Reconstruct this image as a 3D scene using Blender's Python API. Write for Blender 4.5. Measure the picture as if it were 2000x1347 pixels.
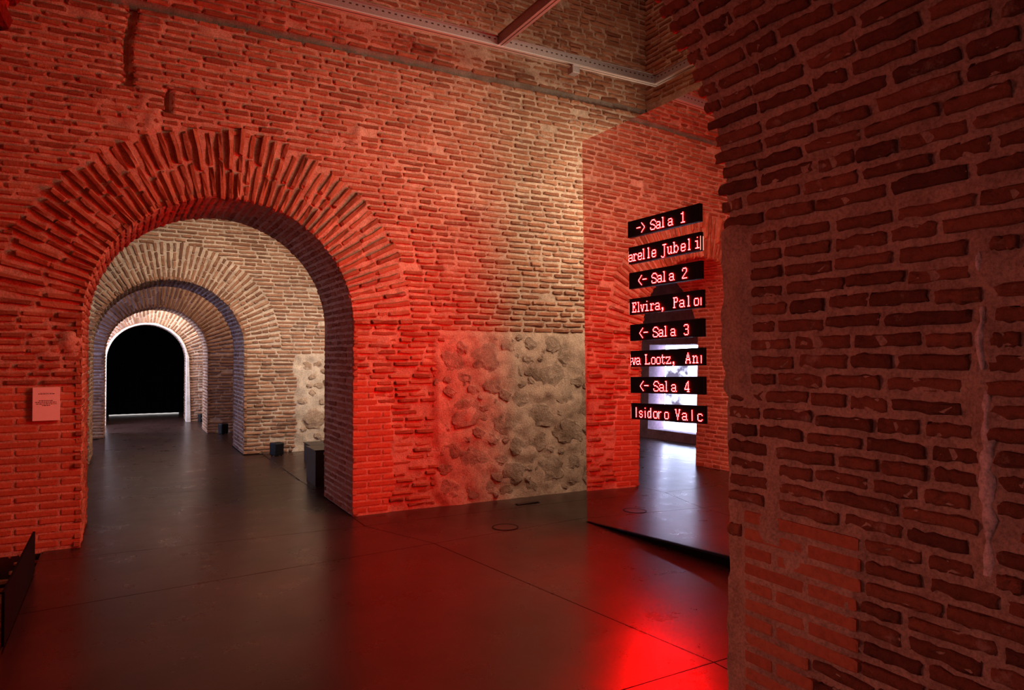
import bpy, bmesh, math
import numpy as np
from mathutils import Vector, Matrix, noise as mnoise

# ------------------------------------------------------------------ camera, world, lights
scn = bpy.context.scene
COL = scn.collection
for o in list(bpy.data.objects):
    bpy.data.objects.remove(o, do_unlink=True)

FPX = 1370.0
EYE = 1.6
YAW = math.radians(29.0)
PITCH = math.atan(21 / FPX)
cam_d = bpy.data.cameras.new('camera')
cam_d.sensor_width = 36.0
cam_d.lens = FPX / 2000.0 * 36.0
cam_d.clip_start = 0.05
cam = bpy.data.objects.new('camera', cam_d)
COL.objects.link(cam)
cam.location = (0, 0, EYE)
cam.rotation_euler = (math.pi / 2 + PITCH, 0, -YAW)
scn.camera = cam

scn.view_settings.view_transform = 'Standard'
scn.view_settings.look = 'None'
scn.view_settings.exposure = 1.0
scn.view_settings.gamma = 1.0
scn.view_settings.use_curve_mapping = False

wd = bpy.data.worlds.new('world')
scn.world = wd
wd.use_nodes = True
wd.node_tree.nodes['Background'].inputs[0].default_value = (0.5, 0.55, 0.7, 1)
wd.node_tree.nodes['Background'].inputs[1].default_value = 0.004

LED_L = 980.0          # radiance of the LED dots
WIN_L = 17.0            # daylight outside the room 2 doorway


def area(name, loc, target, sx, sy, power, col, spread=180):
    l = bpy.data.lights.new(name, 'AREA')
    l.shape = 'RECTANGLE'
    l.size, l.size_y = sx, sy
    l.energy = power
    l.color = col
    l.spread = math.radians(spread)
    o = bpy.data.objects.new(name, l)
    COL.objects.link(o)
    o.location = loc
    d = Vector(target) - Vector(loc)
    o.rotation_euler = d.to_track_quat('-Z', 'Y').to_euler()
    return o


# added ambient fill over the first room, light from the side bay behind the mirror, added fills for the pier
area('ceiling_fill', (3.6, 4.4, 6.9), (3.6, 4.4, 0), 2.6, 2.4, 13, (1.0, 0.76, 0.55))
area('track_flood', (4.55, 4.0, 4.3), (2.4, 6.9, 1.1), 1.1, 0.6, 25, (1.0, 0.78, 0.57), 130)
area('side_bay_light', (5.62, 5.9, 3.3), (4.2, 6.9, 3.0), 0.5, 1.3, 22, (1.0, 0.82, 0.62))
area('rear_bounce_fill', (-1.7, -1.2, 1.3), (2.1, 1.7, 1.0), 0.9, 0.8, 1.6, (1.0, 0.42, 0.42), 100)  # added fill behind the camera, tinted like red bounce
area('pier_bounce_fill', (-1.6, 3.3, 1.1), (2.1, 1.75, 0.9), 0.7, 0.7, 2.5, (1.0, 0.34, 0.28), 90)  # added lamp standing in for red wall bounce onto the pier
area('hall_light', (1.8, 9.2, 4.4), (1.3, 12.05, 1.5), 2.4, 0.7, 27, (1.0, 0.76, 0.56), 100)
area('hall_side_light', (4.6, 10.4, 2.0), (2.6, 12.05, 1.4), 0.9, 1.4, 10, (1.0, 0.82, 0.68), 90)
area('third_room_light', (2.2, 14.4, 3.6), (1.2, 15.73, 1.4), 1.2, 0.6, 13, (1.0, 0.66, 0.40))
area('third_room_daylight', (-1.9, 14.5, 1.7), (1.6, 14.5, 1.4), 1.5, 1.6, 28, (0.34, 0.44, 1.0))
area('fourth_room_daylight', (-1.6, 17.6, 1.8), (1.5, 18.2, 1.3), 1.4, 2.0, 110, (0.62, 0.70, 1.0))
area('fourth_room_light', (1.2, 17.5, 3.4), (0.9, 18.7, 1.5), 1.4, 0.5, 34, (1.0, 0.88, 0.74))

# ------------------------------------------------------------------ helpers
rng = np.random.default_rng(11)
cE, sE = math.cos(YAW), math.sin(YAW)
cP, sP = math.cos(PITCH), math.sin(PITCH)
Fv = np.array([sE * cP, cE * cP, sP])
Rv = np.array([cE, -sE, 0.0])
Uv = np.array([-sE * sP, -cE * sP, cP])
C0 = np.array([0, 0, EYE])


def pix(p):
    d = np.asarray(p, float) - C0
    z = d @ Fv
    if z < 0.05:
        return None
    return 1000 + FPX * (d @ Rv) / z, 673.5 - FPX * (d @ Uv) / z, z


def pray(x, y):
    return Fv + Rv * (x - 1000) / FPX + Uv * (673.5 - y) / FPX


def on_plane(x, y, P, N):
    d = pray(x, y)
    return C0 + d * (np.dot(P - C0, N) / np.dot(d, N))


def fbm(x, y, z=0.0, o=4):
    return mnoise.fractal(Vector((x, y, z)), 1.0, 2.0, o)


def empty(name, loc, label, cat, group=None):
    o = bpy.data.objects.new(name, None)
    o.empty_display_size = 0.1
    o.location = loc
    COL.objects.link(o)
    tag(o, label, cat, group)
    return o


def tag(o, label=None, cat=None, group=None, kind=None):
    if label:
        o['label'] = label
    if cat:
        o['category'] = cat
    if group:
        o['group'] = group
    if kind:
        o['kind'] = kind


def link(name, me, mat, parent=None, kind=None):
    if mat is not None and not me.materials:
        me.materials.append(mat)
    o = bpy.data.objects.new(name, me)
    COL.objects.link(o)
    if parent is not None:
        o.parent = parent
        bpy.context.view_layer.update() if False else None
        o.matrix_parent_inverse = Matrix.Translation(parent.location).inverted() if parent.type == 'EMPTY' else Matrix()
    if kind:
        o['kind'] = kind
    return o


def mesh_np(name, V, Fq, smooth=False):
    me = bpy.data.meshes.new(name)
    V = np.asarray(V, float)
    me.from_pydata(V.tolist(), [], [tuple(f) for f in Fq])
    if smooth:
        me.polygons.foreach_set('use_smooth', [True] * len(me.polygons))
    me.update()
    return me


class BM:
    """collects boxes, tubes, prisms into one mesh"""

    def __init__(self):
        self.V = []
        self.F = []

    def add(self, vs, fs):
        b = len(self.V)
        self.V += [tuple(v) for v in vs]
        self.F += [tuple(b + i for i in f) for f in fs]

    def hexa(self, p):      # 8 points: bottom 4 ccw, top 4 ccw
        self.add(p, [(3, 2, 1, 0), (4, 5, 6, 7), (0, 1, 5, 4), (1, 2, 6, 5), (2, 3, 7, 6), (3, 0, 4, 7)])

    def box(self, x0, x1, y0, y1, z0, z1):
        self.hexa([(x0, y0, z0), (x1, y0, z0), (x1, y1, z0), (x0, y1, z0), (x0, y0, z1), (x1, y0, z1), (x1, y1, z1), (x0, y1, z1)])

    def tube(self, a, b, r, n=8):
        a, b = Vector(a), Vector(b)
        d = (b - a).normalized()
        u = d.orthogonal().normalized()
        w = d.cross(u)
        vs = []
        for p in (a, b):
            for k in range(n):
                t = 2 * math.pi * k / n
                vs.append(p + u * (r * math.cos(t)) + w * (r * math.sin(t)))
        fs = [(k, (k + 1) % n, n + (k + 1) % n, n + k) for k in range(n)]
        fs += [tuple(range(n - 1, -1, -1)), tuple(range(n, 2 * n))]
        self.add(vs, fs)

    def build(self, name, mat, parent=None, kind=None, bevel=0.0):
        me = mesh_np(name, self.V, self.F)
        if bevel:
            b = bmesh.new()
            b.from_mesh(me)
            bmesh.ops.bevel(b, geom=b.edges[:], offset=bevel, segments=2, affect='EDGES', profile=0.6)
            b.to_mesh(me)
            b.free()
        return link(name, me, mat, parent, kind)


# ------------------------------------------------------------------ materials
def nt(name):
    m = bpy.data.materials.new(name)
    m.use_nodes = True
    t = m.node_tree
    return m, t, t.nodes['Principled BSDF']


def N(t, typ, **kw):
    n = t.nodes.new(typ)
    for k, v in kw.items():
        setattr(n, k, v)
    return n


def noise_node(t, scale, detail=4, rough=0.6, vec=None):
    n = N(t, 'ShaderNodeTexNoise')
    n.inputs['Scale'].default_value = scale
    n.inputs['Detail'].default_value = detail
    n.inputs['Roughness'].default_value = rough
    if vec is None:
        g = N(t, 'ShaderNodeNewGeometry')
        vec = g.outputs['Position']
    t.links.new(vec, n.inputs['Vector'])
    return n


def ramp(t, fac, stops):
    r = N(t, 'ShaderNodeValToRGB')
    e = r.color_ramp.elements
    while len(e) < len(stops):
        e.new(0.5)
    for i, (p, c) in enumerate(stops):
        e[i].position = p
        e[i].color = (*c, 1)
    t.links.new(fac, r.inputs[0])
    return r


def mixc(t, fac, a, b, mode='MIX'):
    m = N(t, 'ShaderNodeMix', data_type='RGBA', blend_type=mode)
    if isinstance(fac, float):
        m.inputs[0].default_value = fac
    else:
        t.links.new(fac, m.inputs[0])
    for s, v in ((6, a), (7, b)):
        if isinstance(v, tuple):
            m.inputs[s].default_value = (*v, 1)
        else:
            t.links.new(v, m.inputs[s])
    return m.outputs[2]


def bump(t, h, dist, strength=1.0):
    b = N(t, 'ShaderNodeBump')
    b.inputs['Distance'].default_value = dist
    b.inputs['Strength'].default_value = strength
    t.links.new(h, b.inputs['Height'])
    return b.outputs[0]


def mat_brick(name, stops, mortar, smear=0.5, rough_bump=0.006):
    m, t, p = nt(name)
    g = N(t, 'ShaderNodeNewGeometry')
    oi = N(t, 'ShaderNodeObjectInfo')
    a = N(t, 'ShaderNodeMath', operation='ADD')
    t.links.new(g.outputs['Random Per Island'], a.inputs[0])
    t.links.new(oi.outputs['Random'], a.inputs[1])
    fr = N(t, 'ShaderNodeMath', operation='FRACT')
    t.links.new(a.outputs[0], fr.inputs[0])
    c = ramp(t, fr.outputs[0], stops).outputs[0]
    n1 = noise_node(t, 38, 6, 0.7)
    c = mixc(t, 0.55, c, ramp(t, n1.outputs[0], [(0.28, (0.50, 0.46, 0.44)), (0.55, (1.1, 1.08, 1.05))]).outputs[0], 'MULTIPLY')
    n2 = noise_node(t, 7, 6, 0.72)
    sm = ramp(t, n2.outputs[0], [(smear - 0.04, (0, 0, 0)), (smear + 0.10, (0.7, 0.7, 0.7))])
    c = mixc(t, sm.outputs[0], c, mortar)
    t.links.new(c, p.inputs['Base Color'])
    p.inputs['Roughness'].default_value = 0.9
    p.inputs['Specular IOR Level'].default_value = 0.2
    n3 = noise_node(t, 60, 5, 0.7)
    t.links.new(bump(t, n3.outputs[0], rough_bump), p.inputs['Normal'])
    return m


def mat_mortar(name, c0, c1, bd=0.012, sc=55):
    m, t, p = nt(name)
    n1 = noise_node(t, 3.2, 6, 0.65)
    c = ramp(t, n1.outputs[0], [(0.32, c0), (0.62, c1)]).outputs[0]
    n2 = noise_node(t, 90, 4, 0.7)
    c = mixc(t, 0.75, c, ramp(t, n2.outputs[0], [(0.3, (0.5, 0.47, 0.45)), (0.58, (1.15, 1.14, 1.12))]).outputs[0], 'MULTIPLY')
    n4 = noise_node(t, 13, 7, 0.75)
    c = mixc(t, 0.7, c, ramp(t, n4.outputs[0], [(0.32, (0.62, 0.58, 0.56)), (0.56, (1.12, 1.1, 1.08))]).outputs[0], 'MULTIPLY')
    t.links.new(c, p.inputs['Base Color'])
    p.inputs['Roughness'].default_value = 0.95
    p.inputs['Specular IOR Level'].default_value = 0.15
    n3 = noise_node(t, sc, 6, 0.75)
    t.links.new(bump(t, n3.outputs[0], bd), p.inputs['Normal'])
    return m


def mat_plain(name, col, rough=0.6, metal=0.0, spec=0.5, nscale=30, var=0.25, bd=0.0):
    m, t, p = nt(name)
    n1 = noise_node(t, nscale, 4, 0.6)
    lo = tuple(v * (1 - var) for v in col)
    hi = tuple(min(1, v * (1 + var)) for v in col)
    t.links.new(ramp(t, n1.outputs[0], [(0.3, lo), (0.7, hi)]).outputs[0], p.inputs['Base Color'])
    p.inputs['Roughness'].default_value = rough
    p.inputs['Metallic'].default_value = metal
    p.inputs['Specular IOR Level'].default_value = spec
    if bd:
        t.links.new(bump(t, n1.outputs[0], bd), p.inputs['Normal'])
    return m


def mat_emit(name, col, strength):
    m = bpy.data.materials.new(name)
    m.use_nodes = True
    t = m.node_tree
    t.nodes.remove(t.nodes['Principled BSDF'])
    e = N(t, 'ShaderNodeEmission')
    e.inputs[0].default_value = (*col, 1)
    e.inputs[1].default_value = strength
    t.links.new(e.outputs[0], t.nodes['Material Output'].inputs[0])
    return m


MORT = (0.52, 0.38, 0.285)
M_brick = mat_brick('old_brick', [(0.0, (0.24, 0.088, 0.046)), (0.3, (0.32, 0.120, 0.062)), (0.7, (0.40, 0.160, 0.083)), (1.0, (0.46, 0.215, 0.12))], MORT, 0.60, 0.012)
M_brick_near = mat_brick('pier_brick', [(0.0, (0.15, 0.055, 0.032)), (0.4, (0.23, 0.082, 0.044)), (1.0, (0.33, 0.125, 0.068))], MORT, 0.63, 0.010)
M_brick_new = mat_brick('newer_brick', [(0.0, (0.38, 0.115, 0.058)), (0.5, (0.45, 0.14, 0.07)), (1.0, (0.49, 0.17, 0.088))], MORT, 0.72, 0.003)
M_brick_far = mat_brick('far_brick', [(0.0, (0.18, 0.085, 0.052)), (0.5, (0.31, 0.145, 0.085)), (1.0, (0.40, 0.21, 0.13))], MORT, 0.60, 0.010)
M_brick_orange = mat_brick('orange_brick', [(0.0, (0.22, 0.10, 0.05)), (0.5, (0.32, 0.15, 0.075)), (1.0, (0.38, 0.19, 0.10))], (0.45, 0.30, 0.18), 0.60, 0.010)
M_mortar = mat_mortar('mortar', (0.45, 0.30, 0.215), (0.63, 0.455, 0.335))
M_mortar_far = mat_mortar('pale_mortar', (0.46, 0.36, 0.29), (0.66, 0.54, 0.44))
M_stone = mat_mortar('rubble_stone', (0.25, 0.155, 0.10), (0.60, 0.435, 0.325), 0.035, 24)
M_grey_band = mat_mortar('grey_band', (0.20, 0.16, 0.13), (0.34, 0.27, 0.22))
M_black = mat_plain('black_plastic', (0.009, 0.009, 0.010), 0.5, 0, 0.18)
M_blackm = mat_plain('black_cloth', (0.006, 0.005, 0.006), 0.95, 0, 0.1)
M_darkgrey = mat_plain('dark_grey_paint', (0.035, 0.030, 0.030), 0.4, 0, 0.4)
M_alu = mat_plain('brushed_aluminium', (0.72, 0.68, 0.66), 0.38, 0.75, 0.5, 60, 0.08)
M_alu_d = mat_plain('dull_aluminium', (0.32, 0.27, 0.26), 0.5, 0.5, 0.5, 60, 0.15)
M_paper = mat_plain('paper', (0.82, 0.76, 0.70), 0.8, 0, 0.2, 20, 0.03)
M_ink = mat_plain('ink', (0.05, 0.03, 0.03), 0.8, 0, 0.2)
M_screen = mat_plain('led_screen_black', (0.005, 0.0065, 0.006), 0.6, 0, 0.06, 300, 0.7)
M_led = mat_emit('red_led', (1.0, 0.0012, 0.0013), LED_L)
M_edge = mat_emit('edge_glow', (1.0, 0.30, 0.22), 1.0)  # glow on the sign ends, put into an emissive colour
M_day = mat_emit('daylight', (0.56, 0.66, 1.0), WIN_L)
M_gap = mat_emit('daylight_gap', (1.0, 0.92, 0.90), 0.35)

m, t, p = nt('mirror_glass')
p.inputs['Base Color'].default_value = (0.86, 0.84, 0.84, 1)
p.inputs['Metallic'].default_value = 1.0
p.inputs['Roughness'].default_value = 0.0
M_mirror = m

m, t, p = nt('polished_concrete')
n1 = noise_node(t, 1.1, 7, 0.65)
c = ramp(t, n1.outputs[0], [(0.3, (0.022, 0.0095, 0.0075)), (0.7, (0.048, 0.022, 0.018))]).outputs[0]
t.links.new(c, p.inputs['Base Color'])
n2 = noise_node(t, 2.6, 6, 0.7)
r_ = N(t, 'ShaderNodeMapRange')
r_.inputs[1].default_value = 0.3
r_.inputs[2].default_value = 0.7
r_.inputs[3].default_value = 0.25
r_.inputs[4].default_value = 0.34
t.links.new(n2.outputs[0], r_.inputs[0])
t.links.new(r_.outputs[0], p.inputs['Roughness'])
n3 = noise_node(t, 5, 5, 0.6)
t.links.new(bump(t, n3.outputs[0], 0.0016, 0.5), p.inputs['Normal'])
p.inputs['Specular IOR Level'].default_value = 0.42
M_floor = m

# translucent blind in front of the bright doorway
m, t, p = nt('blind_cloth')
n1 = noise_node(t, 3.0, 4, 0.6)
c = ramp(t, n1.outputs[0], [(0.42, (0.028, 0.020, 0.022)), (0.60, (0.22, 0.20, 0.19))]).outputs[0]
t.links.new(c, p.inputs['Base Color'])
p.inputs['Roughness'].default_value = 0.9
tl = N(t, 'ShaderNodeBsdfTranslucent')
t.links.new(c, tl.inputs[0])
mx = N(t, 'ShaderNodeMixShader')
mx.inputs[0].default_value = 0.55
t.links.new(p.outputs[0], mx.inputs[1])
t.links.new(tl.outputs[0], mx.inputs[2])
t.links.new(mx.outputs[0], t.nodes['Material Output'].inputs[0])
M_blind = m


# ------------------------------------------------------------------ bricks
def unit_brick(xs, zs, seed, jag, pil, chip=0.0):
    r = np.random.default_rng(seed)
    nx, nz = len(xs), len(zs)
    V = []
    for j in range(nz):
        for i in range(nx):
            edge = i in (0, nx - 1) or j in (0, nz - 1)
            x = xs[i] - 0.5 + r.normal(0, jag * 0.25)
            z = zs[j] - 0.5 + r.normal(0, jag)
            y = -0.5 + r.normal(0, pil * 0.35) + (pil if edge else 0)
            if i in (0, nx - 1) and j in (0, nz - 1):
                y += pil * 0.6
                z *= 0.86
                x *= 0.985
            if chip and r.random() < chip:
                y += r.uniform(0.1, 0.35)
            V.append((x, y, z))
    F = [(j * nx + i, j * nx + i + 1, (j + 1) * nx + i + 1, (j + 1) * nx + i) for j in range(nz - 1) for i in range(nx - 1)]
    ring = [i for i in range(nx)] + [j * nx + nx - 1 for j in range(1, nz)] + [(nz - 1) * nx + i for i in range(nx - 2, -1, -1)] + [j * nx for j in range(nz - 2, 0, -1)]
    b = len(V)
    for i in ring:
        V.append((V[i][0] * 1.0, 0.5, V[i][2] * 1.0))
    n = len(ring)
    for k in range(n):
        F.append((ring[(k + 1) % n], ring[k], b + k, b + (k + 1) % n))
    return np.array(V), F


ROUGH = [unit_brick([0, .07, .5, .93, 1], [0, .2, .8, 1], 100 + k, 0.07, 0.16, 0.06) for k in range(14)]
SMOOTH = [unit_brick([0, .03, .97, 1], [0, .1, .9, 1], 200 + k, 0.015, 0.05) for k in range(6)]
NEAR = [unit_brick([0, .03, .14, .28, .42, .58, .72, .86, .97, 1], [0, .13, .5, .87, 1], 300 + k, 0.055, 0.13, 0.10) for k in range(18)]
KINDS = {'rough': ROUGH, 'smooth': SMOOTH, 'near': NEAR}
UNIT_ME = {}


class Bricks:
    def __init__(self, parent, name, mat, limit=300, stuff_name='brickwork', vis=None):
        self.items = []
        self.parent, self.name, self.mat, self.limit, self.stuff, self.vis = parent, name, mat, limit, stuff_name, vis

    def add(self, ctr, ex, ey, ez, L, D, H, kind='rough', tilt=0.012):
        """ex along the length, ey into the wall, ez up the course; ctr is the front centre"""
        if tilt:
            a = rng.normal(0, tilt)
            b = rng.normal(0, tilt * 1.5)
            ex2 = ex * math.cos(a) + ez * math.sin(a)
            ez2 = ez * math.cos(a) - ex * math.sin(a)
            ex3 = ex2 * math.cos(b) + ey * math.sin(b)
            ey3 = ey * math.cos(b) - ex2 * math.sin(b)
            ex, ey, ez = ex3, ey3, ez2
        M = np.eye(4)
        M[:3, 0] = ex * L
        M[:3, 1] = ey * D
        M[:3, 2] = ez * H
        M[:3, 3] = np.asarray(ctr) + ey * D * 0.5
        q = pix(ctr)
        s = 0.0
        if q and -40 < q[0] < 2040 and -40 < q[1] < 1390 and (self.vis is None or self.vis(q[0], q[1])):
            s = L * H / q[2] ** 2
        self.items.append((s, M, kind, int(rng.integers(0, len(KINDS[kind])))))

    def flush(self):
        self.items.sort(key=lambda e: -e[0])
        ind = [e for e in self.items[:self.limit] if e[0] > 0]
        rest = self.items[len(ind):]
        for s, M, kind, k in ind:
            key = (kind, k, self.mat.name)
            if key not in UNIT_ME:
                V, F = KINDS[kind][k]
                UNIT_ME[key] = mesh_np('unit_' + kind, V, F)
                if kind == 'near':
                    for pi in range(36):
                        UNIT_ME[key].polygons[pi].use_smooth = True
                UNIT_ME[key].materials.append(self.mat)
            o = bpy.data.objects.new(self.name, UNIT_ME[key])
            COL.objects.link(o)
            o.parent = self.parent
            o.matrix_world = Matrix(M.tolist())
        if rest:
            VV, FF, b = [], [], 0
            for s, M, kind, k in rest:
                if kind == 'near':
                    kind, k = 'rough', k % len(ROUGH)
                V, F = KINDS[kind][k]
                VV.append(V @ M[:3, :3].T + M[:3, 3])
                FF += [tuple(b + i for i in f) for f in F]
                b += len(V)
            me = mesh_np(self.stuff, np.concatenate(VV), FF)
            link(self.stuff, me, self.mat, self.parent, 'stuff')


EX, EY, EZ = np.array([1., 0, 0]), np.array([0, 1., 0]), np.array([0, 0, 1.])


def fill(a, b, lens, joint):
    """brick spans filling the interval a..b"""
    out = []
    x = a
    while x < b - 0.05:
        L = lens[int(rng.integers(0, len(lens)))] * rng.uniform(0.93, 1.07)
        if b - (x + L) < 0.07:
            L = b - x
            if L > 0.34:
                L = L * 0.5 - joint * 0.5
        out.append((x, x + L))
        x += L + joint * rng.uniform(0.7, 1.5)
    return out


def subtract(iv, a, b):
    out = []
    for s, e in iv:
        if b <= s or a >= e:
            out.append((s, e))
        else:
            if a > s:
                out.append((s, a))
            if b < e:
                out.append((b, e))
    return out


class Arch:
    def __init__(self, Y, T, c, r, z0, rout):
        self.Y, self.T, self.c, self.r, self.z0, self.rout = Y, T, c, r, z0, rout

    def sd(self, x, z):         # signed distance to the opening, negative inside
        dx = abs(x - self.c)
        if z <= self.z0:
            return dx - self.r
        return math.hypot(dx, z - self.z0) - self.r

    def snap(self, x, z):
        if z <= self.z0:
            return self.c + math.copysign(self.r, x - self.c), z
        d = math.hypot(x - self.c, z - self.z0)
        return self.c + (x - self.c) * self.r / d, self.z0 + (z - self.z0) * self.r / d


def wall_grid(name, arch, x0, x1, z0, z1, cell, wfun, mat, flip=False, y=None):
    """vertical wall face in XZ with the arch opening cut out, relief from wfun (positive = towards -Y)"""
    nx = max(2, int((x1 - x0) / cell))
    nz = max(2, int((z1 - z0) / cell))
    Y = arch.Y if y is None else y
    V, sdv = [], []
    for j in range(nz + 1):
        z = z0 + (z1 - z0) * j / nz
        for i in range(nx + 1):
            x = x0 + (x1 - x0) * i / nx
            s = arch.sd(x, z) if arch.r > 0 else 1.0
            xx, zz = x, z
            if abs(s) < cell * 0.62:
                xx, zz = arch.snap(x, z)
                s = 0
            V.append((xx, Y - wfun(xx, zz), zz))
            sdv.append(s)
    F = []
    for j in range(nz):
        for i in range(nx):
            q = (j * (nx + 1) + i, j * (nx + 1) + i + 1, (j + 1) * (nx + 1) + i + 1, (j + 1) * (nx + 1) + i)
            if min(sdv[k] for k in q) < -1e-6:
                continue
            F.append(q if not flip else q[::-1])
    me = mesh_np(name, V, F, True)
    return link(name, me, mat)


def reveal_grid(arch, mat, name, parent, cell=0.05, amp=0.006, base=-0.006, z_from=0.0, edge_noise=0.0):
    """jambs and intrados of an arch opening as one mortar strip"""
    prof = []
    n1 = max(3, int((arch.z0 - z_from) / cell))
    for k in range(n1):
        prof.append((arch.c + arch.r, z_from + (arch.z0 - z_from) * k / n1, -1.0, 0.0))
    n2 = max(8, int(math.pi * arch.r / cell))
    for k in range(n2 + 1):
        a = math.pi * k / n2
        prof.append((arch.c + arch.r * math.cos(a), arch.z0 + arch.r * math.sin(a), -math.cos(a), -math.sin(a)))
    for k in range(1, n1 + 1):
        prof.append((arch.c - arch.r, arch.z0 - (arch.z0 - z_from) * k / n1, 1.0, 0.0))
    ny = max(2, int(arch.T / cell))
    V = []
    for (x, z, nx_, nz_) in prof:
        for j in range(ny + 1):
            y = arch.Y + arch.T * j / ny
            w = base + amp * fbm(x * 7 + 5, y * 7, z * 7)
            V.append((x + nx_ * w, y, z + nz_ * w))
    F = []
    for i in range(len(prof) - 1):
        for j in range(ny):
            a = i * (ny + 1) + j
            F.append((a, a + 1, a + ny + 2, a + ny + 1))
    return link(name, mesh_np(name, V, F, True), mat, parent)


def reveal_bricks(arch, B, course, hb, lens, joint, kind='rough', proud=(0.0, 0.010), D=0.05, skip=None, jag=0.012):
    """courses along the tunnel on both jambs and the intrados"""
    def row(x, z, n, tdir):
        ivs = [(arch.Y - 0.004, arch.Y + arch.T)]
        for a, b in fill(ivs[0][0] + rng.uniform(-jag, jag), ivs[0][1] + rng.uniform(-jag, jag), lens, joint):
            if skip and skip((a + b) / 2, z, x):
                continue
            w = rng.uniform(*proud)
            ctr = np.array([x, (a + b) / 2, z]) + n * w
            B.add(ctr, EY * (-1 if n[0] > 0 else 1), -n, tdir, b - a, D, hb * rng.uniform(0.92, 1.08), kind)
    nz = int(round(arch.z0 / course))
    cz = arch.z0 / nz
    for k in range(nz):
        z = (k + 0.5) * cz
        row(arch.c + arch.r, z, np.array([-1., 0, 0]), EZ)
        row(arch.c - arch.r, z, np.array([1., 0, 0]), EZ)
    na = int(round(math.pi * arch.r / course))
    for k in range(na):
        a = math.pi * (k + 0.5) / na
        n = np.array([-math.cos(a), 0, -math.sin(a)])
        tdir = np.array([-math.sin(a), 0, math.cos(a)])
        if n[0] > 0:
            tdir = -tdir
        row(arch.c + arch.r * math.cos(a), arch.z0 + arch.r * math.sin(a), n, tdir)


def voussoirs(arch, B, course, hb, splits, proud=(0.0, 0.014), D=0.10, kind='rough', ragged=0.05):
    na = int(round(math.pi * arch.r / course))
    for k in range(na):
        a = math.pi * (k + 0.5) / na
        er = np.array([math.cos(a), 0, math.sin(a)])
        et = np.array([-math.sin(a), 0, math.cos(a)])
        r0 = arch.r - rng.uniform(-0.006, 0.014)
        r1 = arch.rout + rng.uniform(-ragged, ragged)
        n = splits[int(rng.integers(0, len(splits)))]
        cuts = [0] + sorted(np.clip((np.arange(1, n) / n + rng.uniform(-0.12, 0.12, n - 1)), 0.15, 0.85).tolist()) + [1]
        for q in range(n):
            s = r0 + (r1 - r0) * cuts[q] + (0.006 if q else 0)
            e = r0 + (r1 - r0) * cuts[q + 1] - (0.006 if q < n - 1 else 0)
            rc = (s + e) / 2
            ctr = np.array([arch.c, arch.Y, arch.z0]) + er * rc - EY * rng.uniform(*proud)
            ex, ez = er, et
            if np.cross(ex, EY) @ ez < 0:
                ez = -ez
            B.add(ctr, ex, EY, ez, e - s, D, hb * (1 + 0.25 * (rc / arch.r - 1)) * rng.uniform(0.9, 1.1), kind, 0.01)


A0 = Arch(0.35, 1.72, 0.925, 1.215, 2.10, 1.8)        # arch the camera stands in
A1 = Arch(6.90, 1.13, 0.855, 1.155, 1.90, 1.77)
A2 = Arch(12.05, 1.25, 0.645, 1.07, 1.71, 1.65)
A3 = Arch(15.73, 1.07, 0.605, 0.925, 1.65, 1.72)
A4 = Arch(18.70, 0.90, 0.505, 0.855, 1.50, 1.30)
NOARCH = Arch(0, 0, 0, -1, 0, 0)
LEDGE = 4.69

# ------------------------------------------------------------------ floor
FLOORB = BM()
# solid ground with a pit left of the kerb panel
for (x0, x1, y0, y1) in ((-0.575, 8, -4, 30), (-6, -0.575, -4, 4.75), (-6, -0.575, 6.9, 30)):
    FLOORB.box(x0, x1, y0, y1, -0.30, -0.012)
FLOORB.box(-6, -0.5, 4.2, 7.2, -1.5, -1.3)
FLOORB.box(-3.2, -3.0, 4.7, 7.0, -1.3, -0.012)
floor = FLOORB.build('floor', M_floor, None, 'structure')


def slab(pts, g=0.004):
    c = np.mean(pts, axis=0)
    q = []
    for x, y in pts:
        d = np.array([x, y]) - c
        q.append(c + d - np.sign(d) * g)
    b = BM()
    b.hexa([(x, y, -0.05) for x, y in q] + [(x, y, 0.0) for x, y in q])
    b.build('slab', M_floor, floor)


slab([(-0.56, -2.5), (2.75, -2.5), (2.71, 2.715), (-0.56, 2.66)])
slab([(2.75, -2.5), (6.0, -2.5), (6.0, 2.76), (2.71, 2.715)])
slab([(-0.56, 2.66), (2.71, 2.715), (2.33, 5.58), (-0.56, 5.30)])
slab([(2.71, 2.715), (5.9, 2.76), (5.9, 5.9), (2.33, 5.58)])
slab([(-0.56, 5.30), (2.33, 5.58), (2.0, 6.46), (-0.56, 6.58)])
slab([(2.33, 5.58), (5.9, 5.9), (5.9, 6.46), (2.0, 6.46)])
slab([(2.0, 6.46), (5.9, 6.46), (5.9, 6.95), (2.0, 6.95)])
slab([(-0.56, 6.58), (2.0, 6.46), (2.0, 9.05), (-0.56, 9.15)])
slab([(-2.8, 9.15), (-0.56, 9.15), (-0.4, 12.4), (-2.8, 12.4)])
slab([(-2.8, 8.03), (-0.56, 8.03), (-0.56, 9.15), (-2.8, 9.15)])
slab([(-0.56, 9.15), (2.0, 9.05), (1.7, 12.0), (-0.4, 12.0)])
slab([(2.0, 8.03), (5.0, 8.03), (5.0, 12.06), (2.0, 12.06)])
slab([(-0.4, 12.0), (1.7, 12.0), (1.7, 15.7), (-0.4, 15.7)])
slab([(1.7, 13.3), (4.0, 13.3), (4.0, 15.74), (1.7, 15.74)])
slab([(-0.4, 15.7), (1.7, 15.7), (1.6, 21.6), (-0.4, 21.6)])
slab([(1.7, 16.8), (4.0, 16.8), (4.0, 18.72), (1.7, 18.72)])

# ------------------------------------------------------------------ wall with the big red lit arch
CRACKS = [(0.005, 0.045, 3.95, 4.66), (0.33, 0.36, 3.75, 3.98)]


def stone_left(z):
    return 2.92 + 0.10 * fbm(z * 2.2, 3.3) + 0.06 * fbm(z * 9, 8.3) + (0.05 if z > 1.7 else 0)


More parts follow.
